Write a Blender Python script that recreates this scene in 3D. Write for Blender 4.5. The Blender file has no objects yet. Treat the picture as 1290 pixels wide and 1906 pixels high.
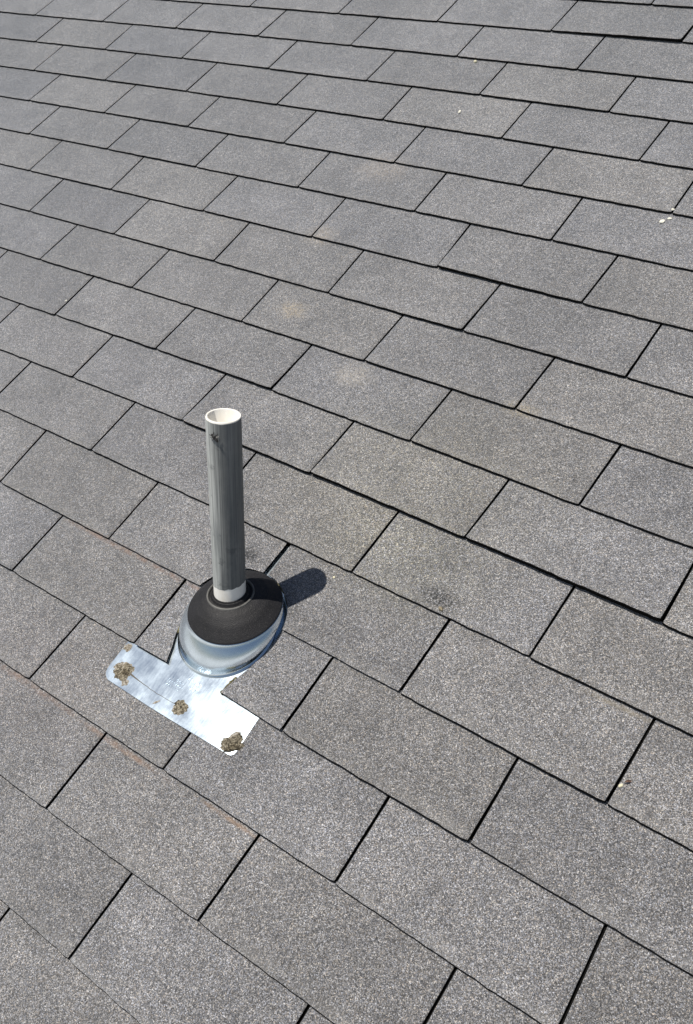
import bpy, bmesh, math, random
from mathutils import Vector, Matrix, noise
random.seed(7)

# ---------------------------------------------------------------- frame of reference
# roof frame: X along the courses, Y up the slope, Z away from the roof (metres)
TH = math.radians(28.8)                       # roof pitch
M = Matrix.Rotation(TH, 4, 'X')               # roof frame -> world
SUNV = (M.to_3x3() @ Vector((-0.236, 0.155, 0.959))).normalized()   # towards the sun

sc = bpy.context.scene
# ---------------------------------------------------------------- camera
cam = bpy.data.cameras.new('camera'); camo = bpy.data.objects.new('camera', cam)
sc.collection.objects.link(camo); sc.camera = camo
CR = Matrix(((0.79466077, 0.54662742, -0.26403166), (0.33266327, -0.75594280, -0.56381347), (-0.50778874, 0.36020681, -0.78256095)))
rot = CR.transposed() @ Matrix(((1, 0, 0), (0, -1, 0), (0, 0, -1)))
mw = rot.to_4x4(); mw.translation = Vector((1.25766, -0.19857, 1.19727))
camo.matrix_world = M @ mw
cam.sensor_fit = 'HORIZONTAL'; cam.sensor_width = 36.0; cam.lens = 36.0 * 1779.08 / 1290.0
cam.clip_start = 0.02; cam.clip_end = 2000
# ---------------------------------------------------------------- sky and sun
w = bpy.data.worlds.new('World'); sc.world = w; w.use_nodes = True
wn = w.node_tree; wn.nodes.clear()
sky = wn.nodes.new('ShaderNodeTexSky'); sky.sky_type = 'NISHITA'; sky.sun_disc = False
sky.sun_elevation = math.asin(SUNV.z); sky.sun_rotation = math.atan2(SUNV.x, SUNV.y)
bg = wn.nodes.new('ShaderNodeBackground'); bg.inputs['Strength'].default_value = 0.05
wo = wn.nodes.new('ShaderNodeOutputWorld')
wn.links.new(sky.outputs[0], bg.inputs[0]); wn.links.new(bg.outputs[0], wo.inputs[0])
sun = bpy.data.lights.new('sun', 'SUN'); sun.energy = 4.8; sun.angle = math.radians(0.53); sun.color = (1.0, 0.95, 0.87)
suno = bpy.data.objects.new('sun', sun); sc.collection.objects.link(suno)
suno.rotation_euler = SUNV.to_track_quat('Z', 'Y').to_euler(); suno.location = SUNV * 30
sc.view_settings.view_transform = 'Standard'; sc.view_settings.look = 'None'
sc.view_settings.exposure = 0.1; sc.view_settings.gamma = 1.0
try: sc.view_settings.use_curve_mapping = False
except Exception: pass

# ---------------------------------------------------------------- helpers
col = sc.collection
def link(name, me, mats, parent=None):
    o = bpy.data.objects.new(name, me); col.objects.link(o)
    for m in mats: me.materials.append(m)
    if parent: o.parent = parent
    return o
def mesh(name, bm, mats, parent=None, smooth=False):
    me = bpy.data.meshes.new(name); bm.normal_update(); bm.to_mesh(me); bm.free()
    if smooth:
        for p in me.polygons: p.use_smooth = True
    return link(name, me, mats, parent)
def thing(name, label, cat, mat, group=None):
    o = bpy.data.objects.new(name, None); col.objects.link(o); o.empty_display_size = 0.05
    o.matrix_world = mat; o['label'] = label; o['category'] = cat
    if group: o['group'] = group
    return o
def at(x, y, z=0.0): return M @ Matrix.Translation((x, y, z))
def nz(x, y, z=0.0): return noise.noise(Vector((x, y, z)))

class NT:
    def __init__(s, name):
        s.m = bpy.data.materials.new(name); s.m.use_nodes = True; s.t = s.m.node_tree
        s.b = s.t.nodes['Principled BSDF']; s.co = s.n('ShaderNodeTexCoord').outputs['Object']
    def n(s, ty, **kw):
        n = s.t.nodes.new(ty)
        for k, v in kw.items():
            if k in n.inputs.keys(): 
                try: n.inputs[k].default_value = v
                except Exception: s.t.links.new(v, n.inputs[k])
            else: setattr(n, k, v)
        return n
    def L(s, a, b): s.t.links.new(a, b)
    def noise(s, scale, detail=2.0, rough=.5, vec=None, out=0):
        n = s.n('ShaderNodeTexNoise'); n.inputs['Scale'].default_value = scale
        n.inputs['Detail'].default_value = detail; n.inputs['Roughness'].default_value = rough
        s.L(vec if vec else s.co, n.inputs['Vector']); return n.outputs[out]
    def vor(s, scale, vec=None):
        n = s.n('ShaderNodeTexVoronoi'); n.inputs['Scale'].default_value = scale
        s.L(vec if vec else s.co, n.inputs['Vector']); return n
    def ramp(s, fac, stops):
        r = s.n('ShaderNodeValToRGB'); e = r.color_ramp.elements
        while len(e) > 1: e.remove(e[-1])
        for i, (p, c) in enumerate(stops):
            x = e[0] if i == 0 else e.new(p)
            x.position = p; x.color = (*((c,) * 3 if isinstance(c, (int, float)) else c), 1)
        s.L(fac, r.inputs[0]); return r.outputs[0]
    def mr(s, v, a, b, c, d, smooth=False):
        n = s.n('ShaderNodeMapRange'); n.clamp = True
        if smooth: n.interpolation_type = 'SMOOTHSTEP'
        for i, x in zip(range(1, 5), (a, b, c, d)): n.inputs[i].default_value = x
        s.L(v, n.inputs[0]); return n.outputs[0]
    def math(s, op, a, b=None):
        n = s.n('ShaderNodeMath', operation=op)
        for i, x in enumerate((a, b)):
            if x is None: continue
            if isinstance(x, (int, float)): n.inputs[i].default_value = x
            else: s.L(x, n.inputs[i])
        return n.outputs[0]
    def mix(s, fac, a, b, mode='MIX'):
        n = s.n('ShaderNodeMix', data_type='RGBA', blend_type=mode)
        for i, x in ((0, fac), (6, a), (7, b)):
            if isinstance(x, (int, float)): n.inputs[i].default_value = x
            elif isinstance(x, tuple): n.inputs[i].default_value = (*x, 1)
            else: s.L(x, n.inputs[i])
        return n.outputs[2]
    def scalevec(s, v, sx, sy, sz, sub=(0, 0, 0)):
        a = s.n('ShaderNodeVectorMath', operation='SUBTRACT'); s.L(v, a.inputs[0]); a.inputs[1].default_value = sub
        b = s.n('ShaderNodeVectorMath', operation='MULTIPLY'); s.L(a.outputs[0], b.inputs[0]); b.inputs[1].default_value = (sx, sy, sz)
        return b.outputs[0]
    def length(s, v):
        n = s.n('ShaderNodeVectorMath', operation='LENGTH'); s.L(v, n.inputs[0]); return n.outputs['Value']
    def bump(s, h, strength, dist, prev=None):
        n = s.n('ShaderNodeBump'); n.inputs['Strength'].default_value = strength; n.inputs['Distance'].default_value = dist
        s.L(h, n.inputs['Height'])
        if prev: s.L(prev, n.inputs['Normal'])
        return n.outputs[0]
    def out(s, color=None, rough=None, normal=None, metal=None, spec=None):
        for k, v in (('Base Color', color), ('Roughness', rough), ('Normal', normal), ('Metallic', metal), ('Specular IOR Level', spec)):
            if v is None: continue
            i = s.b.inputs[k]
            if isinstance(v, (int, float)): i.default_value = v
            elif isinstance(v, tuple): i.default_value = (*v, 1)
            else: s.L(v, i)
        return s.m

# ---------------------------------------------------------------- materials
# stains that belong to the roof: (x, y, rx, ry, colour, strength, 'mix'|'multiply')
STAINS = [
    (.11, .702, .045, .032, (.46, .37, .24), .5, 'mix'), (.32, .603, .055, .045, (.42, .38, .32), .5, 'mix'),
    (.049, 1.126, .09, .06, (.36, .30, .24), .38, 'mix'), (.039, .904, .05, .04, (.40, .33, .24), .4, 'mix'), (.641, .640, .045, .022, (.42, .35, .22), .42, 'mix'),
    (.56, .44, .34, .26, (1.08, 1.04, .80), .55, 'multiply'), (.62, .30, .22, .12, (1.05, 1.03, .82), .5, 'multiply'),
    (.380, .216, .030, .024, (.06, .06, .06), 1.0, 'multiply'), (.700, .280, .052, .030, (.05, .05, .05), 1.0, 'multiply'),
    (-.686, 1.189, .13, .05, (.72, .72, .74), .7, 'multiply'), (.793, -.10, .016, .02, (.4, .4, .4), .8, 'multiply'),
    (.14, .129, .19, .0075, (.22, .125, .08), .6, 'mix'), (.29, .1275, .10, .006, (.24, .13, .085), .6, 'mix'),
    (.16, -.1345, .20, .0085, (.22, .135, .09), .6, 'mix'), (.40, -.137, .14, .0065, (.25, .15, .09), .6, 'mix'), (.62, -.134, .09, .005, (.25, .16, .10), .6, 'mix'),
    (1.0, .2465, .075, .005, (.22, .19, .14), .55, 'mix'), (.16, -.12, .3, .16, (1.03, .97, .95), .7, 'multiply')
]
def shingle_material():
    t = NT('granule_shingle')
    v = t.vor(1000)
    cs = t.n('ShaderNodeSeparateColor'); t.L(v.outputs['Color'], cs.inputs[0])
    base = t.ramp(cs.outputs[0], [(0, (0.0278, 0.0274, 0.0278)), (.22, (0.0685, 0.0674, 0.0688)), (.5, (0.1284, 0.1268, 0.1284)), (.78, (0.2183, 0.2151, 0.2172)), (.93, (0.3371, 0.3328, 0.3338)), (1, (0.5136, 0.5082, 0.5029))])
    tint = t.ramp(cs.outputs[1], [(0, (.92, .97, 1.10)), (.45, (1, 1, 1)), (.8, (1.05, 1.0, .92)), (1, (1.15, 1.0, .84))])
    c = t.mix(1.0, base, tint, 'MULTIPLY')
    # coarser clumping of the granules
    g2 = t.mr(t.noise(400, 2, .6), .3, .7, .74, 1.26)
    g3 = t.mr(t.noise(16, 5, .65), .3, .7, .84, 1.16)
    g4 = t.mr(t.noise(4.2, 3, .55), .3, .7, .84, 1.16)
    oi = t.n('ShaderNodeObjectInfo').outputs['Random']
    g5 = t.mr(oi, 0, 1, .905, 1.085)
    g6 = t.mr(t.noise(145, 3, .8), .3, .7, .77, 1.23)
    k = t.math('MULTIPLY', t.math('MULTIPLY', t.math('MULTIPLY', g2, g6), g3), t.math('MULTIPLY', g4, g5))
    c = t.mix(1.0, c, k, 'MULTIPLY')
    c = t.mix(1.0, c, t.ramp(t.math('FRACT', t.math('MULTIPLY', oi, 7.3)), [(0, (.985, .995, 1.03)), (.5, (1, 1, 1.01)), (1, (1.01, 1.0, .985))]), 'MULTIPLY')
    # granules rubbed pale along the exposed lower edge of each tab
    us = t.n('ShaderNodeSeparateXYZ'); t.L(t.n('ShaderNodeTexCoord').outputs['UV'], us.inputs[0])
    wear = t.math('MULTIPLY', t.mr(us.outputs[1], 0.0, .22, 1, 0, True), t.mr(t.noise(21, 4, .7), .38, .68, 0, .30))
    c = t.mix(wear, c, (.27, .262, .25))
    bald = t.mr(t.noise(9, 6, .72), .60, .70, 0, .30)
    c = t.mix(bald, c, (.075, .073, .072))
    # sparse pale and dark odd granules
    vo = t.vor(300); so = t.n('ShaderNodeSeparateColor'); t.L(vo.outputs['Color'], so.inputs[0])
    odd = t.math('MULTIPLY', t.math('GREATER_THAN', so.outputs[0], .965), t.math('LESS_THAN', vo.outputs['Distance'], .33))
    c = t.mix(t.math('MULTIPLY', odd, .5), c, t.ramp(so.outputs[1], [(0, (.025, .025, .03)), (.45, (.03, .03, .03)), (.5, (.40, .38, .33)), (1, (.48, .46, .40))]))
    dis = t.noise(38, 4, .65, out=1)
    ds = t.n('ShaderNodeVectorMath', operation='SCALE'); t.L(dis, ds.inputs[0]); ds.inputs['Scale'].default_value = .05
    pv = t.n('ShaderNodeVectorMath', operation='ADD'); t.L(t.co, pv.inputs[0]); t.L(ds.outputs[0], pv.inputs[1])
    ds2 = t.n('ShaderNodeVectorMath', operation='SCALE'); t.L(dis, ds2.inputs[0]); ds2.inputs['Scale'].default_value = .016
    pv2 = t.n('ShaderNodeVectorMath', operation='ADD'); t.L(t.co, pv2.inputs[0]); t.L(ds2.outputs[0], pv2.inputs[1])
    brk = t.mr(t.noise(300, 3, .75), .45, .56, .05, 1.0); thin = t.mr(t.noise(34, 4, .7), .40, .62, .05, 1.0)
    for (x, y, rx, ry, cc, st, md) in STAINS:
        sh = .025 if ry > .031 else .008 if ry > .012 else 0
        vec = t.scalevec(pv.outputs[0] if ry > .031 else pv2.outputs[0] if ry > .012 else t.co, 1 / rx, 1 / ry, 0, (x + sh, y + sh, 0))
        f = t.math('MULTIPLY', t.math('MULTIPLY', t.mr(t.length(vec), .15, 1.0, 1, 0, True), st), thin if ry < .012 else brk)
        c = t.mix(f, c, cc, 'MULTIPLY' if md == 'multiply' else 'MIX')
    h = t.math('SUBTRACT', 1.0, v.outputs['Distance'])
    nb = t.bump(h, .55, .0012)
    nb = t.bump(t.noise(14, 3, .5), .35, .004, nb)
    t.b.inputs['Sheen Weight'].default_value = .8; t.b.inputs['Sheen Roughness'].default_value = .5; t.b.inputs['Sheen Tint'].default_value = (.85, .92, 1, 1)
    return t.out(c, .85, nb, spec=.45)
def simple(name, colr, rough=.8, metal=0.0, var=.15, scale=40, bump=0, bscale=200, bdist=.001, spec=.5):
    t = NT(name)
    k = t.mr(t.noise(scale, 4, .6), .3, .7, 1 - var, 1 + var)
    c = t.mix(1.0, colr, k, 'MULTIPLY')
    nb = t.bump(t.noise(bscale, 3, .6), bump, bdist) if bump else None
    return t.out(c, rough, nb, metal, spec)
MS = shingle_material()
ME = simple('asphalt_edge', (.007, .0067, .0065), 1.0, 0, .5, 300, .6, 500, .001, .04)
MU = simple('underlayment', (.012, .012, .012), .95, spec=.1)

# ---------------------------------------------------------------- the roof
OFF={-3: 0.2715, -2: 0.1894, -1: 0.1024, 0: -0.0, 1: -0.096, 2: -0.1691, 3: -0.2445, 4: -0.3393, 5: -0.423, 6: -0.4957, 7: -0.4388, 8: -0.3652, 9: -0.2907, 10: -0.1677, 11: -0.0795, 12: -0.01, 13: 0.0689}
SLOT={-3: {1.5: [0.5403, 0.5412], 2.5: [None, 0.844]}, -2: {1.0: [0.3653, 0.3658], 2.0: [0.6643, 0.6673], 3.0: [None, 0.9718]}, -1: {0.5: [0.1849, 0.1885], 1.5: [0.4874, None], 2.5: [0.7935, 0.7932], 3.5: [1.1002, 1.0958]}, 0: {0.0: [-0.0019, -0.0007], 1.0: [0.3067, 0.3058], 2.0: [0.6098, 0.6089], 3.0: [0.9144, 0.9145]}, 1: {-0.5: [-0.1794, -0.1866], 0.5: [0.1243, 0.1251], 1.5: [None, 0.4279], 2.5: [0.7284, 0.7317], 3.5: [1.0363, 1.0406]}, 2: {-1.0: [None, -0.3641], 0.0: [-0.0526, -0.0517], 1.0: [None, 0.2578], 2.0: [0.5549, 0.5597], 3.0: [0.861, 0.8643]}, 3: {-0.5: [-0.2315, -0.2305], 0.5: [0.0761, 0.0827], 1.5: [0.3811, 0.385], 2.5: [0.6834, 0.6894], 3.5: [0.993, None]}, 4: {-1.0: [-0.4109, -0.411], 0.0: [-0.1042, -0.1011], 1.0: [0.1976, 0.2022], 2.0: [0.5029, 0.5088], 3.0: [0.8091, 0.8151]}, 5: {-1.5: [-0.5913, -0.5892], -0.5: [-0.2854, -0.2849], 0.5: [0.0266, 0.026], 1.5: [0.3248, 0.329], 2.5: [0.6307, 0.6373]}, 6: {-2.0: [-0.7624, -0.7668], -1.0: [-0.4602, -0.4592], 0.0: [-0.1503, -0.1518], 1.0: [0.154, 0.1524], 2.0: [0.4572, 0.4624], 3.0: [0.7646, 0.7667]}, 7: {-2.5: [-0.8951, -0.899], -1.5: [-0.5878, -0.5941], -0.5: [-0.2881, -0.2864], 0.5: [0.0211, 0.0195], 1.5: [0.3263, 0.3235], 2.5: [0.6232, 0.6287]}, 8: {-3.0: [-1.0276, -1.0289], -2.0: [-0.722, -0.72], -1.0: [-0.4165, -0.4168], 0.0: [-0.1088, -0.1106], 1.0: [0.1942, 0.1933], 2.0: [0.4974, 0.497]}, 9: {-3.5: [-1.1563, -1.1539], -2.5: [-0.8505, -0.8487], -1.5: [-0.5477, -0.5458], -0.5: [-0.2425, -0.2394], 0.5: [0.0633, 0.064], 1.5: [0.368, 0.372], 2.5: [0.6723, None]}, 10: {-4.0: [-1.2662, -1.2693], -3.0: [-0.9645, -0.962], -2.0: [-0.6599, -0.6581], -1.0: [-0.3568, -0.3551], 0.0: [-0.049, -0.0506], 1.0: [0.2529, 0.2542], 2.0: [0.5538, 0.5575]}, 11: {-4.5: [-1.3896, -1.3936], -3.5: [-1.0845, -1.0886], -2.5: [-0.7838, -0.7849], -1.5: [-0.48, -0.4792], -0.5: [-0.177, -0.1756], 0.5: [0.1274, 0.1282], 1.5: [0.4304, 0.4313]}, 12: {-5.0: [-1.5217, None], -4.0: [-1.2124, None], -3.0: [-0.9126, -0.9135], -2.0: [-0.6102, -0.6081], -1.0: [-0.3078, -0.3077], 0.0: [-0.0029, -0.0032], 1.0: [0.2986, 0.3012]}, 13: {-2.5: [-0.7359, None], -1.5: [-0.4314, None], -0.5: [-0.1315, None], 0.5: [0.1714, 0.1735], 1.5: [0.4732, None]}}
BUTT={-3: [0.0, -0.00531, -0.00287, 0.54, 0.54], -2: [0.0, 0.01531, -0.01401, 0.37, 0.84], -1: [0.03743, -0.03916, 0.00663, 0.18, 1.1], 0: [0.00125, -0.00265, 0.00237, -0.0, 1.1], 1: [-0.0074, -0.0006, 0.00638, -0.18, 1.04], 2: [-0.00842, -0.00351, 0.01155, -0.19, 1.04], 3: [-0.01429, 0.00012, 0.01133, -0.36, 0.99], 4: [-0.0171, 0.00181, 0.00977, -0.41, 0.81], 5: [-0.00702, -0.00078, 0.00548, -0.59, 0.82], 6: [-0.00616, -0.00224, 0.00365, -0.76, 0.76], 7: [-0.00672, -0.00057, 0.00379, -0.9, 0.77], 8: [-0.00611, 0.00194, 0.00354, -1.03, 0.63], 9: [-0.00804, 0.00202, 0.00273, -1.16, 0.67], 10: [-0.00914, 0.00043, 0.00111, -1.27, 0.55], 11: [-0.00778, 0.00121, 0.00025, -1.39, 0.56], 12: [-0.00662, 0.00064, -0.00319, -1.52, 0.43], 13: [-0.00677, 0.00153, -0.00528, -0.91, 0.47], 14: [0.0, -0.02285, -0.00396, 0.17, 0.17]}

OFF.update({14: .15, 15: .23, 16: .31, 17: .39, -4: .36, -5: .45, -6: .53})
BUTT[-1] = [0, 0, -.001, 0, 1]; BUTT[-3] = [0, 0, -.0058, 0, 1]; BUTT[14] = [-.00677, .00153, -.0068, -.9, .47]
W, E, T, THICK, GAP = .3048, .127, .0044, .0030, .0041
def off(c): 
    if c in OFF: return OFF[c]
    return (OFF[17] + .08 * (c - 17)) if c > 17 else (OFF[-6] - .09 * (c + 6))
def butt(c, x):
    if c in BUTT:
        a, b, d, x0, x1 = BUTT[c]; x = min(max(x, x0 - .1), x1 + .1)
        return c * E + a * x * x + b * x + d
    return c * E + (-.0075 if c > 14 else -.006)
def slot(c, k, s):
    """x of the slot k of course c at fraction s of the exposure (0 butt, 1 top)"""
    d = SLOT.get(c, {}).get(k)
    x0 = (k + off(c)) * W
    if not d: return x0
    b, t = d
    b = t if b is None else b; t = b if t is None else t
    return b + (t - b) * s
LIFT = {(3, 2.5): (5.5, 8.5), (3, 1.5): (5.5, 3.5), (3, .5): (3.5, 3.2), (4, 0.0): (.5, 3.5), (4, -1.0): (0, 1.5), (7, 1.5): (4.5, 1.5),
        (6, 1.0): (.5, 2.5), (1, 2.5): (.5, 4), (1, 3.5): (1, 2), (0, 2.0): (1, 3.5), (1, 1.5): (1, .8), (13, .5): (1, 5), (4, 2.0): (2, .8), (2, 3.0): (1.5, 2),
        (5, .5): (1, .8), (5, 1.5): (1.5, .8), (4, 1.0): (1, .8), (3, 3.5): (1.5, 3), (2, 1.0): (.6, .8), (6, 2.0): (.3, 1.6)}
def put_uv(bm, c):
    l = bm.loops.layers.uv.verify()
    for f in bm.faces:
        for lp in f.loops:
            v = lp.vert.co; lp[l].uv = (v.x / W, (v.y - butt(c, v.x)) / E)
def wob(x, y, seed, amp):
    return amp * (nz(x * 45, y * 45, seed) + .6 * nz(x * 160, y * 160, seed + 9) + .5 * nz(x * 420, y * 420, seed + 5))
ROWS = [0, .05, .14, .27, .41, .56, .71, .86, 1.0, 1.3, 1.7, 2.05]
def make_tab(c, k, parent, nx=36, ny=11, rough=True):
    sd = c * 7.31 + k * 3.77
    r = random.Random(int(sd * 1000))
    jl, jr = r.uniform(-.0009, .0009), r.uniform(-.0009, .0009)
    ll, lr = LIFT.get((c, k), (r.uniform(0, .7), r.uniform(0, .7)))
    bm = bmesh.new(); tops = []; bots = []
    for j in range(ny + 1):
        s = ROWS[j]
        xl, xr = slot(c, k, min(s, 1)) + GAP / 2, slot(c, k + 1, min(s, 1)) - GAP / 2
        rt, rb = [], []
        for i in range(nx + 1):
            u = i / nx; x = xl + (xr - xl) * u
            y0 = butt(c, x) + jl + (jr - jl) * u
            yn = butt(c + 1, x) + .0045
            y = y0 + s * (yn - y0) if s <= 1 else yn + (s - 1) * E
            if rough:
                if j == 0: y += wob(x, y, sd, .0010)
                if i in (0, nx): x += wob(x, y, sd + 3, .0004)
                # slightly worn corners
                if j == 0 and i in (0, nx): y += .0012
            lift = (ll + (lr - ll) * u) * .001 * max(0, 1 - s) ** 2
            z = T * (1 - (y - y0) / E) + lift + .0006 * nz(x * 5, y * 7, sd)
            rt.append(bm.verts.new((x, y, z))); rb.append(bm.verts.new((x, y, z - THICK - .7 * lift)))  # lifted fronts deepened in black, standing in for shade under the tab
        tops.append(rt); bots.append(rb)
    for j in range(ny):
        for i in range(nx):
            f = bm.faces.new((tops[j][i], tops[j][i + 1], tops[j + 1][i + 1], tops[j + 1][i])); f.smooth = True
            if ROWS[j] >= 1: f.material_index = 1
    def side(a, b, d, e):
        f = bm.faces.new((a, b, d, e)); f.material_index = 1
    lip = []
    for i in range(nx + 1):
        v = tops[0][i]; lip.append(bm.verts.new((v.co.x, v.co.y - .0009, v.co.z - .0011))); bots[0][i].co.y -= .0009
    for i in range(nx):
        side(tops[0][i + 1], tops[0][i], lip[i], lip[i + 1]); side(lip[i + 1], lip[i], bots[0][i], bots[0][i + 1])
    for j in range(ny):
        for (i, sg) in ((0, -1), (nx, 1)):
            q = []
            for jj in (j, j + 1):
                v = tops[jj][i].co; b = bots[jj][i].co
                q.append((bm.verts.new((v.x + sg * .0007, v.y - (.0009 if jj == 0 else 0), v.z - .0010)), bm.verts.new((b.x + sg * .0007, b.y, b.z))))
            a, d = (tops[j][i], tops[j + 1][i]) if sg < 0 else (tops[j + 1][i], tops[j][i])
            if sg > 0: q = q[::-1]
            side(a, d, q[1][0], q[0][0]); side(q[0][0], q[1][0], q[1][1], q[0][1])
    for j in range(ny):
        for i in range(nx):
            f = bm.faces.new((bots[j][i], bots[j + 1][i], bots[j + 1][i + 1], bots[j][i + 1])); f.material_index = 1
    for i in range(nx): side(tops[ny][i], tops[ny][i + 1], bots[ny][i + 1], bots[ny][i])
    put_uv(bm, c)
    return mesh('shingle', bm, [MS, ME], parent)
def cut_tab(c, k, pts, parent, lift=0.0):
    """a shingle trimmed around the flashing: outline in roof coordinates, densified and roughened"""
    sd = c * 5.1 + k
    o = []
    n = len(pts)
    for i in range(n):
        a, b = Vector(pts[i]), Vector(pts[(i + 1) % n]); m = max(1, int((b - a).length / .006))
        for q in range(m):
            p = a.lerp(b, q / m); o.append((p.x + wob(p.x, p.y, sd, .0007), p.y + wob(p.x, p.y, sd + 4, .0007)))
    bm = bmesh.new()
    def zz(x, y):
        s = (y - butt(c, x)) / E; return T * (1 - s) + .0003 + lift * max(0, 1 - s) ** 2
    tv = [bm.verts.new((x, y, zz(x, y))) for x, y in o]; bv = [bm.verts.new((x, y, zz(x, y) - THICK)) for x, y in o]
    ed = [bm.edges.new((tv[i], tv[(i + 1) % len(tv)])) for i in range(len(tv))]
    g = bmesh.ops.triangle_fill(bm, edges=ed, use_beauty=True, normal=(0, 0, 1))
    for f in list(bm.faces):
        f.normal_update()
        if f.normal.z < 0: f.normal_flip()
    for i in range(len(tv)):
        j = (i + 1) % len(tv); f = bm.faces.new((tv[j], tv[i], bv[i], bv[j])); f.material_index = 1
    put_uv(bm, c)
    return mesh('shingle', bm, [MS, ME], parent)

# ---------------------------------------------------------------- unseen pale ground below the eaves, added for the metal cone to reflect
def unseen_ground():
    t = NT('unseen_pale_ground')
    c = t.ramp(t.noise(.35, 6, .65), [(.3, (.30, .33, .35)), (.55, (.44, .46, .48)), (.75, (.52, .54, .55))])
    return t.out(c, .95)
bm = bmesh.new()
for q in ((-600, -600, -4.6), (600, -600, -4.6), (600, 600, -4.6), (-600, 600, -4.6)): bm.verts.new(q)
bm.faces.new(bm.verts[:])
gr = mesh('ground', bm, [unseen_ground()]); gr['kind'] = 'structure'
roof = thing('shingle_roof', 'sloping roof of weathered grey three-tab asphalt shingles in staggered courses', 'roof', M.copy())
bm = bmesh.new()
X0, X1, Y0, Y1 = -7.0, 7.0, -3.2, 7.0
vs = [bm.verts.new(p) for p in ((X0, Y0, -.012), (X1, Y0, -.012), (X1, Y1, -.012), (X0, Y1, -.012), (X0, Y0, -.04), (X1, Y0, -.04), (X1, Y1, -.04), (X0, Y1, -.04))]
for q in ((0, 1, 2, 3), (7, 6, 5, 4), (0, 4, 5, 1), (1, 5, 6, 2), (2, 6, 7, 3), (3, 7, 4, 0)): bm.faces.new([vs[i] for i in q])
mesh('roof_deck', bm, [MU], roof)
# the part of the slope whose shingles are built one by one (roof coordinates)
POLY = [(-1.775, 1.568), (.43, 1.804), (1.215, -.043), (.509, -.492)]
cx = sum(p[0] for p in POLY) / 4; cy = sum(p[1] for p in POLY) / 4
def inside(x, y, m):
    for i in range(4):
        (ax, ay), (bx, by) = POLY[i], POLY[(i + 1) % 4]
        dx, dy = bx - ax, by - ay; l = math.hypot(dx, dy)
        if ((x - ax) * dy - (y - ay) * dx) / l < -m: return False
    return True
CUT = {(0, 1.0), (1, .5), (1, 1.5)}
outer = []
for c in range(-24, 54):
    par = .5 * (c % 2)
    for kk in range(-26, 26):
        k = kk + par
        xl = slot(c, k, 0); xr = slot(c, k + 1, 0); yb = butt(c, (xl + xr) / 2)
        if xr < X0 or xl > X1 or yb < Y0 or yb + E > Y1: continue
        if (c, k) in CUT: continue
        vis = any(inside(x, y, .03) for x in (xl, xl * .75 + xr * .25, (xl + xr) / 2, xl * .25 + xr * .75, xr) for y in (yb - .005, yb + E * .5, yb + E))
        if vis: make_tab(c, k, roof)
        else: outer.append((c, k))
# shingles trimmed round the pipe boot
HC, HR = (.427, .110), .0895
def arc(a0, a1, n=22): return [(HC[0] + HR * math.cos(math.radians(a0 + (a1 - a0) * i / n)), HC[1] + HR * math.sin(math.radians(a0 + (a1 - a0) * i / n))) for i in range(n + 1)]
TOPY = .127 + .254 - .127 + .035
g = GAP / 2
yb0 = lambda x: butt(0, x)
yb1 = lambda x: butt(1, x)
cut_tab(0, 1.0, [(.3062 + g + .0022, yb0(.31)), (.381, yb0(.38) + .001), (.370, .027), (.3585, .052), (.349, .082), (.3440, .105), (.340, .150), (.340, .165), (.3055 + g + .0022, .165)], roof, .0032)
cut_tab(0, 1.2, [(.4905, yb0(.49) + .003), (.6095 - g, yb0(.61)), (.6087 - g, .165), (.512, .165), (.5125, .141), (.5125, .089), (.505, .055), (.499, .036), (.494, .018)], roof, .0022)
a_l = math.degrees(math.atan2(yb1(.34) - HC[1], -math.sqrt(HR ** 2 - (yb1(.34) - HC[1]) ** 2)))
a_s = math.degrees(math.acos((.4276 - .0048 - HC[0]) / HR))
cut_tab(1, .5, [(slot(1, .5, 0) + g, yb1(.12))] + [(x, yb1(x)) for x in (.18, .24, .30)] + arc(a_l, a_s) + [(.4281 - .0040, .29), (slot(1, .5, 1) + g, .29)], roof, .0005)
a_r = math.degrees(math.atan2(yb1(.51) - HC[1], math.sqrt(HR ** 2 - (yb1(.51) - HC[1]) ** 2)))
a_s = math.degrees(math.acos((.4276 + .0048 - HC[0]) / HR))
cut_tab(1, 1.5, arc(a_s, a_r) + [(x, yb1(x)) for x in (.57, .63, .69)] + [(slot(1, 2.5, 0) - g, yb1(.73)), (slot(1, 2.5, 1) - g, .29), (.4281 + .0040, .29)], roof, .0008)
# shingles beyond the photograph, joined
bm = bmesh.new(); ul = bm.loops.layers.uv.verify()
for c, k in outer:
    o = []
    for (kq, sgn, s) in ((k, 1, 0), (k + 1, -1, 0), (k + 1, -1, 1.3), (k, 1, 1.3)):
        x = slot(c, kq, min(s, 1)) + sgn * GAP / 2; o.append((x, butt(c, x) + s * E, T * (1 - s)))
    tv = [bm.verts.new(p) for p in o]; bv = [bm.verts.new((p[0], p[1], p[2] - THICK)) for p in o]
    f = bm.faces.new(tv)
    for lp, sv in zip(f.loops, (0, 0, 1.3, 1.3)): lp[ul].uv = (0, sv)
    for i in range(4):
        j = (i + 1) % 4; f = bm.faces.new((tv[j], tv[i], bv[i], bv[j])); f.material_index = 1
oo = mesh('outer_shingles', bm, [MS, ME], roof); oo['kind'] = 'stuff'

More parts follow.
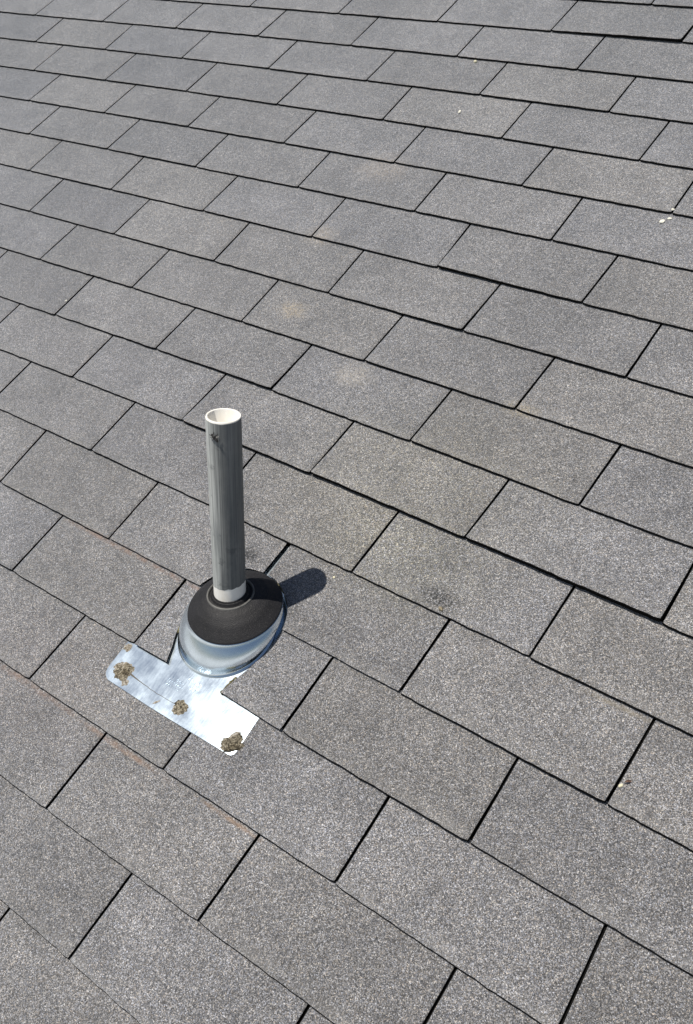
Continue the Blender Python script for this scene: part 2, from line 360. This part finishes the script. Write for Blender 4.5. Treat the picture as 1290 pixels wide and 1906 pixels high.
# ---------------------------------------------------------------- pipe flashing
def galv(name, base, rough, bumpk, bscale, smudge):
    t = NT(name)
    n1 = t.noise(45, 5, .65); br = t.noise(700, 3, .6, t.scalevec(t.co, 1, .05, 1)); n2 = t.noise(700, 2, .6)
    c = t.mix(t.mr(n1, .42, .72, 0, smudge), base, tuple(x * .6 for x in base))
    sc1 = t.noise(260, 3, .7, t.scalevec(t.co, 1, .10, 1))
    c = t.mix(t.mr(sc1, .66, .72, 0, .22), c, tuple(x * .55 for x in base))
    r = t.math('ADD', t.mr(t.noise(22, 4, .6), .3, .7, rough - .04, rough + .05), t.mr(br, .3, .7, -.018, .018))
    nb = t.bump(t.noise(bscale, 1.5, .5), bumpk, .004); nb = t.bump(n2, .05, .0006, nb)
    return t.out(c, r, nb, 1.0)
MP = galv('mill_aluminium', (.75, .87, .97), .205, .055, 9, .20)
MC = galv('galvanised_cone', (.86, .93, .98), .21, .02, 14, .24)
def rubber():
    t = NT('black_rubber')
    d = t.vor(800); k = t.mr(t.noise(24, 5, .7), .3, .7, .65, 1.6)
    c = t.mix(1.0, (.011, .0108, .0125), k, 'MULTIPLY')
    c = t.mix(t.math('MULTIPLY', t.mr(t.noise(420, 2, .7), .58, .72, 0, 1), .35), c, (.10, .095, .09))
    return t.out(c, .62, t.bump(d.outputs['Distance'], .5, .0007), spec=.4)
MR = rubber()
MRL = simple('worn_rubber_lip', (.12, .118, .112), .6, 0, .3, 120)
FZ = lambda y: .0003 - (T / E) * y               # plane of the flashing plate, between the courses
fl = thing('pipe_flashing', 'shiny aluminium pipe flashing with black rubber boot around the vent pipe', 'flashing', at(.43, .09))
O = Vector((.43, .09, 0))
# base plate: grid with gentle dents, rounded lower left corner
out = []
def rc(cx, cy, r, a0, a1, n=6): return [(cx + r * math.cos(math.radians(a0 + (a1 - a0) * i / n)), cy + r * math.sin(math.radians(a0 + (a1 - a0) * i / n))) for i in range(n + 1)]
out += rc(.314, -.0465, .019, 180, 262) + [(.40, -.0665), (.47, -.0658)] + rc(.560, -.0560, .008, 270, 360, 3) + [(.566, .0), (.5665, .003), (.556, .008), (.556, .26), (.318, .26), (.318, .008), (.300, .003), (.2925, .001)]
bm = bmesh.new()
N = 46
xs = [.290 + .280 * i / N for i in range(N + 1)]
from bisect import bisect
def inpoly(x, y, P):
    r = False; j = len(P) - 1
    for i in range(len(P)):
        if (P[i][1] > y) != (P[j][1] > y) and x < (P[j][0] - P[i][0]) * (y - P[i][1]) / (P[j][1] - P[i][1]) + P[i][0]: r = not r
        j = i
    return r
def pz(x, y): return FZ(y) + .0016 * min(1, max(0, -y / .06)) * (1 - max(0, (x - .515) / .055) ** 2) + .0003 * nz(x * 22, y * 22, 3) * (1 if y < 0 else .3) + .0006
dens = []
for i in range(len(out)):
    a, b = Vector(out[i]), Vector(out[(i + 1) % len(out)]); m = max(1, int((b - a).length / .006))
    for q in range(m): dens.append(a.lerp(b, q / m))
ring = [bm.verts.new((p.x, p.y, pz(p.x, p.y))) for p in dens]
ed = [bm.edges.new((ring[i], ring[(i + 1) % len(ring)])) for i in range(len(ring))]
bmesh.ops.triangle_fill(bm, edges=ed, use_beauty=True, normal=(0, 0, 1))
bmesh.ops.subdivide_edges(bm, edges=[e for e in bm.edges if e.calc_length() > .02], cuts=3, use_grid_fill=True)
bmesh.ops.triangulate(bm, faces=bm.faces)
for v in bm.verts: v.co.z = pz(v.co.x, v.co.y)
for f in list(bm.faces):
    f.normal_update()
    if f.normal.z < 0: f.normal_flip()
    f.smooth = True
be = [e for e in bm.edges if e.is_boundary]
for e in be: e.smooth = False
ex = bmesh.ops.extrude_edge_only(bm, edges=be)
for v in ex['geom']:
    if isinstance(v, bmesh.types.BMVert): v.co.z -= .0007
    if isinstance(v, bmesh.types.BMFace): v.smooth = False
for v in bm.verts: v.co -= O
plate = mesh('base_plate', bm, [MP], fl)
# stamped marks in the plate
bm = bmesh.new()
def bar(bm, x, y, lx, ly, h, a=0.0, z=None):
    ca, sa = math.cos(a), math.sin(a); z0 = (pz(x, y) if z is None else z) - .0003
    vs = []
    for zz, s in ((z0, 1.0), (z0 + h + .0003, .7)):
        for dx, dy in ((-1, -1), (1, -1), (1, 1), (-1, 1)):
            px, py = dx * lx / 2 * s, dy * ly / 2 * s
            vs.append(bm.verts.new((x + px * ca - py * sa - O.x, y + px * sa + py * ca - O.y, zz)))
    for q in ((3, 2, 1, 0), (4, 5, 6, 7), (0, 1, 5, 4), (1, 2, 6, 5), (2, 3, 7, 6), (3, 0, 4, 7)): bm.faces.new([vs[i] for i in q])
rr = random.Random(4)
for (x0, y0, x1, hh, n) in ((.404, -.0115, .426, .0042, 6), (.398, -.0178, .428, .0042, 8), (.400, -.0242, .424, .004, 7), (.4275, -.0020, .452, .0075, 6), (.430, -.0125, .455, .006, 6)):
    for i in range(n):
        if rr.random() < .08: continue
        x = x0 + (x1 - x0) * i / (n - 1)
        bar(bm, x, y0 - (x - x0) * .02, rr.uniform(.0016, .0028), hh * rr.uniform(.75, 1.05), .0006, rr.uniform(-.12, .12))
mesh('stamped_marks', bm, [MP], plate)
# metal cone: loft from the circular base to the tilted rim
DC, DR, DT = Vector((.434, .1235, .0255)), .0725, math.radians(12.6)
BC, BR = Vector((.4295, .0915, 0)), .0755
SEG = 96
def rimpt(a, r, up=0.0):
    u = Vector((math.cos(a), math.sin(a) * math.cos(DT), -math.sin(a) * math.sin(DT))); n = Vector((0, math.sin(DT), math.cos(DT)))
    return DC + u * r + n * up
def basept(a, r, dz=0.0):
    x, y = BC.x + r * math.cos(a), BC.y + r * math.sin(a); return Vector((x, y, FZ(y) + .0013 + dz))
def loft(rings, name, mats, parent, smooth=True, closed=False):
    bm = bmesh.new(); R = []
    for rg in rings: R.append([bm.verts.new(p - O) for p in rg])
    for a, b in zip(R, R[1:]):
        for i in range(len(a)):
            j = (i + 1) % len(a); bm.faces.new((a[i], a[j], b[j], b[i]))
    return mesh(name, bm, mats, parent, smooth)
AN = [2 * math.pi * i / SEG for i in range(SEG)]
rings = [[basept(a, BR + .0046) for a in AN], [basept(a, BR + .0036, .0010) for a in AN], [basept(a, BR + .0016, .0018) for a in AN], [basept(a, BR + .0006, .0040) for a in AN]]
for q in range(1, 12):
    u = q / 12
    rings.append([basept(a, BR, .004).lerp(rimpt(a, DR + .0014, -.002), u) + Vector((math.cos(a), math.sin(a), 0)) * (.0062 * math.sin(math.pi * u)) for a in AN])
rings += [[rimpt(a, DR + .0014, -.002) for a in AN], [rimpt(a, DR + .0008, -.0004) for a in AN], [rimpt(a, DR - .003, -.0008) for a in AN]]
cone = loft(rings, 'metal_cone', [MC], fl)
# rubber boot: shallow dome from the rim up to a collar round the pipe
TILT = Matrix.Rotation(-DT, 3, 'X')
GV = Vector((0, math.sin(TH), math.cos(TH)))       # plumb line in roof coordinates
PB = Vector((.4305, .1020, 0))                     # where the pipe axis meets the roof plane
def axis(l): return PB + GV * l
CL = axis(.0665)                                    # collar centre
def collar(a, r, up):
    u = Vector((math.cos(a), math.sin(a) * math.cos(CT), -math.sin(a) * math.sin(CT))); n = Vector((0, math.sin(CT), math.cos(CT)))
    return CL + u * r + n * up
CT = math.radians(19)
rings = [[rimpt(a, DR + .0006, -.0015) for a in AN], [rimpt(a, DR + .0012, .0004) for a in AN], [rimpt(a, DR - .0012, .0022) for a in AN]]
for q in range(1, 16):
    u = q / 16
    rings.append([rimpt(a, DR - .0012, .0022).lerp(collar(a, .0355, -.0085), u) + Vector((0, 0, .0034 * math.sin(math.pi * u) + .00016 * math.sin(u * 19))) for a in AN])
rings += [[collar(a, .0352, -.0085) for a in AN]]
boot = loft(rings, 'rubber_boot', [MR], fl)
rings = [[collar(a, r, h) for a in AN] for r, h in ((.0366, -.0100), (.0364, -.0078), (.0352, -.0064), (.0338, -.0070), (.0332, -.0105))]
loft(rings, 'collar_lip', [MRL], boot)
rings = [[collar(a, r, h) for a in AN] for r, h in ((.0336, -.0105), (.0318, -.0108), (.0290, -.0085), (.0284, -.0050), (.0276, -.0044), (.0268, -.0048), (.0264, -.0072), (.0260, -.0040), (.0254, -.0028), (.0246, -.0028), (.0240, -.0036), (.0236, -.012))]
loft(rings, 'inner_collar', [MR], boot)

# old roofing cement on the plate
def cement(name, cols, dark):
    t = NT(name)
    n = t.noise(260, 5, .7); v = t.vor(650)
    cs = t.n('ShaderNodeSeparateColor'); t.L(v.outputs['Color'], cs.inputs[0])
    c = t.ramp(t.math('ADD', t.math('MULTIPLY', n, .8), t.math('MULTIPLY', cs.outputs[0], .35)), [(.28, dark), (.48, cols[0]), (.66, cols[1]), (.86, cols[2])])
    return t.out(c, .85, t.bump(n, .9, .003), spec=.3)
M1 = cement('grey_brown_cement', ((.075, .064, .045), (.22, .19, .135), (.46, .42, .34)), (.012, .009, .006))
M2 = cement('pale_cement_residue', ((.20, .17, .13), (.36, .33, .28), (.50, .48, .44)), (.06, .05, .04))
def blob(name, x, y, rx, ry, h, seed, mat, ang=0.0, zbase=None, parent=None, org=None, spiky=.46, rings_=9, seg=44):
    org = O if org is None else org
    bm = bmesh.new(); ca, sa = math.cos(ang), math.sin(ang); R = []
    z0 = pz(x, y) if zbase is None else zbase
    for i in range(rings_ + 1):
        q = i / rings_; row = []
        for j in range(seg):
            a = 2 * math.pi * j / seg
            rr_ = q * (1 + spiky * nz(math.cos(a) * 1.6, math.sin(a) * 1.6, seed) + spiky * .6 * nz(math.cos(a) * 4.5, math.sin(a) * 4.5, seed + 7))
            px, py = rx * rr_ * math.cos(a), ry * rr_ * math.sin(a)
            hh = h * (1 - q ** 3) * (.8 + .8 * nz(px * 170, py * 170, seed) + .45 * nz(px * 420, py * 420, seed + 2))
            X, Y = x + px * ca - py * sa, y + px * sa + py * ca
            zz = (pz(X, Y) if zbase is None else zbase) + max(hh, .0001 if q < 1 else -.001)
            row.append(bm.verts.new((X - org.x, Y - org.y, zz - (0 if q < 1 else .0008))))
            if i == 0: break
        R.append(row)
    for j in range(seg): bm.faces.new((R[0][0], R[1][j], R[1][(j + 1) % seg]))
    for a, b in zip(R[1:], R[2:]):
        for j in range(seg): bm.faces.new((a[j], b[j], b[(j + 1) % seg], a[(j + 1) % seg]))
    return mesh(name, bm, [mat], parent)
M3 = cement('dark_cement', ((.045, .036, .024), (.12, .10, .065), (.30, .26, .18)), (.010, .008, .006))
for (x, y, rx, ry, h, sd, mt, an, sg, rg) in (
        (.3225, -.0420, .0185, .0150, .0009, 3.1, M1, .4, 44, 9), (.3270, -.0425, .0095, .0065, .0020, 21.3, M3, .5, 32, 7),
        (.3390, -.0560, .0060, .0078, .0009, 9.1, M2, .4, 24, 5), (.3005, -.0070, .0095, .0072, .0012, 5.7, M2, .9, 36, 7),
        (.4475, -.0440, .0132, .0108, .0013, 8.3, M1, .2, 40, 9), (.4400, -.0405, .0060, .0050, .0010, 14.9, M3, .2, 24, 5),
        (.5560, -.0475, .0190, .0135, .0028, 12.9, M1, .75, 44, 9), (.5600, -.0530, .0120, .0060, .0040, 17.4, M3, .75, 32, 7),
        (.3205, -.0405, .0190, .0150, .0003, 31.7, M2, .3, 48, 8), (.4480, -.0450, .0130, .0108, .0003, 33.2, M2, .3, 40, 8), (.5540, -.0460, .0185, .0130, .0003, 35.9, M2, .7, 44, 8),
        (.4080, -.0555, .0075, .0020, .0005, 15.2, M2, .9, 20, 4)):
    blob('sealant_patch', x, y, rx, ry, h, sd, mt, an, parent=fl, seg=sg, rings_=rg)
# hairline crack of cement between two patches
bm = bmesh.new(); pv = None
for i in range(40):
    u = i / 39; x = .333 + (.440 - .333) * u; y = -.040 + (-.0435 + .040) * u + .0012 * nz(u * 9, 2, 1) - .002 * math.sin(math.pi * u)
    wd = (.0016 * (1 - u) ** 6 + .00035)
    q = [bm.verts.new((x - O.x, y - wd - O.y, pz(x, y) + .0001)), bm.verts.new((x - O.x, y - O.y, pz(x, y) + .0005)), bm.verts.new((x - O.x, y + wd - O.y, pz(x, y) + .0001))]
    if pv:
        bm.faces.new((pv[0], q[0], q[1], pv[1])); bm.faces.new((pv[1], q[1], q[2], pv[2]))
    pv = q
mesh('sealant_string', bm, [simple('dry_cement_string', (.10, .085, .065), .8)], fl)
# cement squeezed out along the trimmed shingles
MB = cement('lichen_cement', ((.12, .105, .045), (.24, .22, .12), (.42, .40, .28)), (.025, .022, .015))
def bead(pts, w_, h, seed, mat, z0=.0012):
    bm = bmesh.new(); n = 26; rows = []
    L = [Vector(p) for p in pts]
    for i in range(n + 1):
        u = i / n * (len(L) - 1); k = min(int(u), len(L) - 2); p = L[k].lerp(L[k + 1], u - k); d = (L[k + 1] - L[k]).normalized(); nn = Vector((-d.y, d.x))
        ww = w_ * (.45 + 1.0 * abs(nz(p.x * 130, p.y * 130, seed))) * (1 if 0 < i < n else .1); row = []
        for q in range(-3, 4):
            s = q / 3; X = p + nn * (ww * s)
            row.append(bm.verts.new((X.x - O.x, X.y - O.y, FZ(X.y) + z0 + h * (1 - s * s) * (.5 + 1.1 * abs(nz(X.x * 260, X.y * 260, seed))) * (1 if 0 < i < n else 0))))
        rows.append(row)
    for a, b in zip(rows, rows[1:]):
        for q in range(6): bm.faces.new((a[q], b[q], b[q + 1], a[q + 1]))
    return mesh('sealant_bead', bm, [mat], fl)
bead([(.4915, .003), (.4925, .017), (.4965, .036)], .0046, .0042, 2.2, MB, .0034)
bead([(.3600, .050), (.3530, .075), (.3485, .092)], .0028, .0032, 4.4, MB, .003)
bead([(.452, .1955), (.474, .186), (.494, .168)], .0026, .0048, 6.1, MB, .002)

# ---------------------------------------------------------------- vent pipe
PW = M @ PB
vp = thing('vent_pipe', 'upright grey plastic vent pipe with open white top rising through the roof', 'pipe', Matrix.Translation(PW))
RO, RI, PL = .02415, .0212, .3525
LITFADEX, LITFADEY = -.80, -.60
def tube(rs, name, mat, parent, seg=72, fn=None):
    bm = bmesh.new(); R = []
    for (r, z) in rs:
        R.append([bm.verts.new((r * math.cos(2 * math.pi * i / seg), r * math.sin(2 * math.pi * i / seg), z + (fn(2 * math.pi * i / seg, z) if fn else 0))) for i in range(seg)])
    for a, b in zip(R, R[1:]):
        for i in range(seg): bm.faces.new((a[i], a[(i + 1) % seg], b[(i + 1) % seg], b[i]))
    return mesh(name, bm, [mat], parent, True)
def pvc():
    t = NT('white_plastic')
    c = t.mix(t.mr(t.noise(55, 4, .6, t.scalevec(t.co, 1, 1, .3)), .45, .75, 0, .45), (.86, .845, .80), (.68, .59, .46))
    return t.out(c, .45, spec=.4)
def painted():
    t = NT('weathered_grey_plastic')
    st = t.noise(420, 4, .65, t.scalevec(t.co, 1, 1, .012)); st2 = t.noise(80, 5, .65, t.scalevec(t.co, 1, 1, .12)); bl = t.noise(30, 5, .7, t.scalevec(t.co, 1, 1, .6))
    c = t.mix(t.mr(st, .35, .7, 0, 1), (.112, .117, .117), (.21, .216, .21))
    # streaky chalking, with sunlit brightness painted in on the sun-facing side
    dn = t.n('ShaderNodeVectorMath', operation='DOT_PRODUCT'); t.L(t.co, dn.inputs[0]); dn.inputs[1].default_value = (LITFADEX, LITFADEY, 0)
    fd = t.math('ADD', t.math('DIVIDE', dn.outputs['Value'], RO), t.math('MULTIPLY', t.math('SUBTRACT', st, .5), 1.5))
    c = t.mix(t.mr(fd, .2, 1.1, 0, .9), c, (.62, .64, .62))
    c = t.mix(t.mr(st2, .45, .7, 0, .5), c, (.075, .088, .096))
    c = t.mix(t.mr(bl, .5, .72, 0, .4), c, (.25, .255, .245))
    c = t.mix(t.mr(t.noise(38, 5, .7), .58, .68, 0, .55), c, (.06, .066, .07))
    return t.out(c, .68, t.bump(st, .18, .0006), spec=.35)
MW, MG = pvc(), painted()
wall = tube([(RI, -.06), (RI, PL - .0006), (RI + .0006, PL), (RO - .0007, PL), (RO - .0001, PL - .0008), (RO - .0001, PL - .003), (RO - .0002, -.06)], 'pipe_wall', MW, vp)
for p in wall.data.polygons:
    p.use_smooth = abs(p.normal.z) < .5
def lowedge(a, z): 
    return (.0040 * math.sin(a + .9) + .0018 * nz(math.cos(a) * 3, math.sin(a) * 3, 4) + .0006 * nz(math.cos(a) * 14, math.sin(a) * 14, 4)) if z < .1 else .0009 * nz(math.cos(a) * 2.5, math.sin(a) * 2.5, 8)
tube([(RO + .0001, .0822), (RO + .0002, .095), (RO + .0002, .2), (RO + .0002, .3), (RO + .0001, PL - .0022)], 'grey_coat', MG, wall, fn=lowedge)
MD = simple('dark_dirt', (.03, .027, .022), .9)
bm = bmesh.new()
for i in range(8):
    a = math.radians(215 + i * 5); z = PL + .0004 - .0022 * (i / 7)
    for r in (RO - .0010, RO - .0004): bm.verts.new((r * math.cos(a), r * math.sin(a), z if i else z - .001))
bm.verts.ensure_lookup_table()
for i in range(7): bm.faces.new([bm.verts[q] for q in (2 * i, 2 * i + 1, 2 * i + 3, 2 * i + 2)])
mesh('rim_crack', bm, [MD], wall)

# ---------------------------------------------------------------- small insect on the pipe
CAMW = M @ Vector((1.25766, -.19857, 1.19727))
dv = CAMW - PW; az = math.atan2(dv.y, dv.x) - math.radians(31)
nv = Vector((math.cos(az), math.sin(az), 0)); tv_ = Vector((-math.sin(az), math.cos(az), 0))
ip = PW + nv * (RO + .0003) + Vector((0, 0, PL - .0215))
im = Matrix((( tv_.x, 0, nv.x, ip.x), (tv_.y, 0, nv.y, ip.y), (tv_.z, 1, nv.z, ip.z), (0, 0, 0, 1)))
MI = simple('insect_black', (.012, .011, .010), .45)
ins = thing('insect', 'tiny black insect clinging to the side of the vent pipe near its top', 'insect', im @ Matrix.Diagonal((1.7, 1.7, 1.2, 1)))
def ell(bm, c, r, ang=0.0, sub=2):
    g = bmesh.ops.create_icosphere(bm, subdivisions=sub, radius=1.0)
    mt = Matrix.Translation(c) @ Matrix.Rotation(ang, 4, 'Z') @ Matrix.Diagonal((*r, 1))
    bmesh.ops.transform(bm, matrix=mt, verts=g['verts'])
bm = bmesh.new(); ell(bm, (0, 0, .0016), (.0022, .0014, .0013), -.7); ell(bm, (.0022, -.0020, .0015), (.0022, .0013, .0012), -.7); ell(bm, (-.0019, .0017, .0015), (.0010, .0010, .0009))
ib = mesh('body', bm, [MI], ins, True)
for (a, b) in (((0, 0), (-.0040, -.0010)), ((0, 0), (.0030, .0030)), ((.0005, -.0005), (-.0022, -.0034)), ((.0003, 0), (.0042, .0012)), ((-.0010, .0010), (-.0046, .0012)), ((-.0010, .0010), (-.0002, .0044))):
    bm = bmesh.new(); A_, B_ = Vector((*a, .0012)), Vector((*b, .0002)); K_ = A_.lerp(B_, .5) + Vector((0, 0, .0012))
    d = (B_ - A_).normalized(); s = Vector((-d.y, d.x, 0)) * .00028; pr = None
    for P in (A_, K_, B_):
        q = [bm.verts.new(P + s), bm.verts.new(P - s), bm.verts.new(P + Vector((0, 0, .0005)))]
        if pr:
            for i in range(3): bm.faces.new((pr[i], pr[(i + 1) % 3], q[(i + 1) % 3], q[i]))
        pr = q
    mesh('leg', bm, [MI], ins)

# ---------------------------------------------------------------- loose bits lying on the shingles
MPB = simple('pale_stone', (.62, .58, .42), .8, 0, .2, 300)
MPW = simple('cream_chip', (.74, .72, .62), .7, 0, .15, 300)
MLF = simple('dry_leaf', (.24, .15, .11), .8, 0, .35, 400)
def surf(x, y):
    c = math.floor(y / E + .02)
    if y < butt(c, x): c -= 1
    if y >= butt(c + 1, x): c += 1
    return T * (1 - (y - butt(c, x)) / E) + .0004
def chip(x, y, rx, ry, h, seed, mat, label, cat='pebble', name='pebble', ang=0.0, group=None):
    bm = bmesh.new(); g = bmesh.ops.create_icosphere(bm, subdivisions=2, radius=1.0)
    for v in bm.verts:
        k = 1 + .35 * nz(v.co.x * 1.3 + seed, v.co.y * 1.3, v.co.z * 1.3)
        v.co = Vector((v.co.x * rx * k, v.co.y * ry * k, v.co.z * h * k + h * .7))
    o = mesh(name, bm, [mat]); o.matrix_world = at(x, y, surf(x, y)) @ Matrix.Rotation(ang, 4, 'Z')
    o['label'] = label; o['category'] = cat
    if group: o['group'] = group
    return o
MTN = simple('tan_stone', (.26, .22, .15), .8, 0, .3, 300)
chip(.533, .242, 0.0022, 0.0019, .0012, 1.1, MPB, 'pale yellow chip lying just beyond the tip of the pipe shadow')
chip(.115, 1.333, 0.0028, 0.0048, .0020, 2.3, MPW, 'cream chip lying alone mid-shingle in the upper right')
chip(.665, 1.120, 0.0050, 0.0042, .0022, 3.7, MPW, 'largest cream chip below a shingle corner near the right edge', ang=.8)
chip(.674, 1.131, 0.0040, 0.0026, .0016, 4.2, MPW, 'middle cream chip of three below the shingle corner at right', ang=.3)
chip(.671, 1.151, 0.0032, 0.0024, .0016, 5.9, MPW, 'topmost cream chip of three, in the slot end at right')
chip(.052, 1.511, 0.0040, 0.0036, .0025, 6.4, MPB, 'yellowish chip stuck in a slot near the top edge of the photo', ang=.4)
chip(-.416, .556, 0.0024, 0.0021, .0016, 7.7, MPW, 'tiny white chip in a slot at the left edge, above the pipe')
chip(.713, .266, 0.0044, 0.0028, .0030, 8.8, MTN, 'tan chip at the broken shingle edge below a dark stain', ang=-.3)
chip(1.042, .153, 0.0034, 0.0022, .0016, 9.5, MPB, 'cream seed beside a slot at the lower right, under a dry leaf scrap', 'seed', 'seed', .9)
bm = bmesh.new(); pr = None
for i in range(9):
    u = i / 8; wd = .0016 * math.sin(math.pi * (.08 + .84 * u)); x = .010 * (u - .5); z = .0015 + .0022 * math.sin(u * 5)
    q = [bm.verts.new((x, wd, z + .0010)), bm.verts.new((x, 0, z)), bm.verts.new((x, -wd, z + .0012))]
    if pr:
        bm.faces.new((pr[0], pr[1], q[1], q[0])); bm.faces.new((pr[1], pr[2], q[2], q[1]))
    pr = q
bmesh.ops.solidify(bm, geom=list(bm.faces), thickness=.0003)
lf = mesh('dry_leaf', bm, [MLF]); lf.matrix_world = at(1.048, .162, surf(1.048, .162)) @ Matrix.Rotation(.75, 4, 'Z')
lf['label'] = 'curled reddish brown leaf scrap beside a slot at the lower right'; lf['category'] = 'leaf'
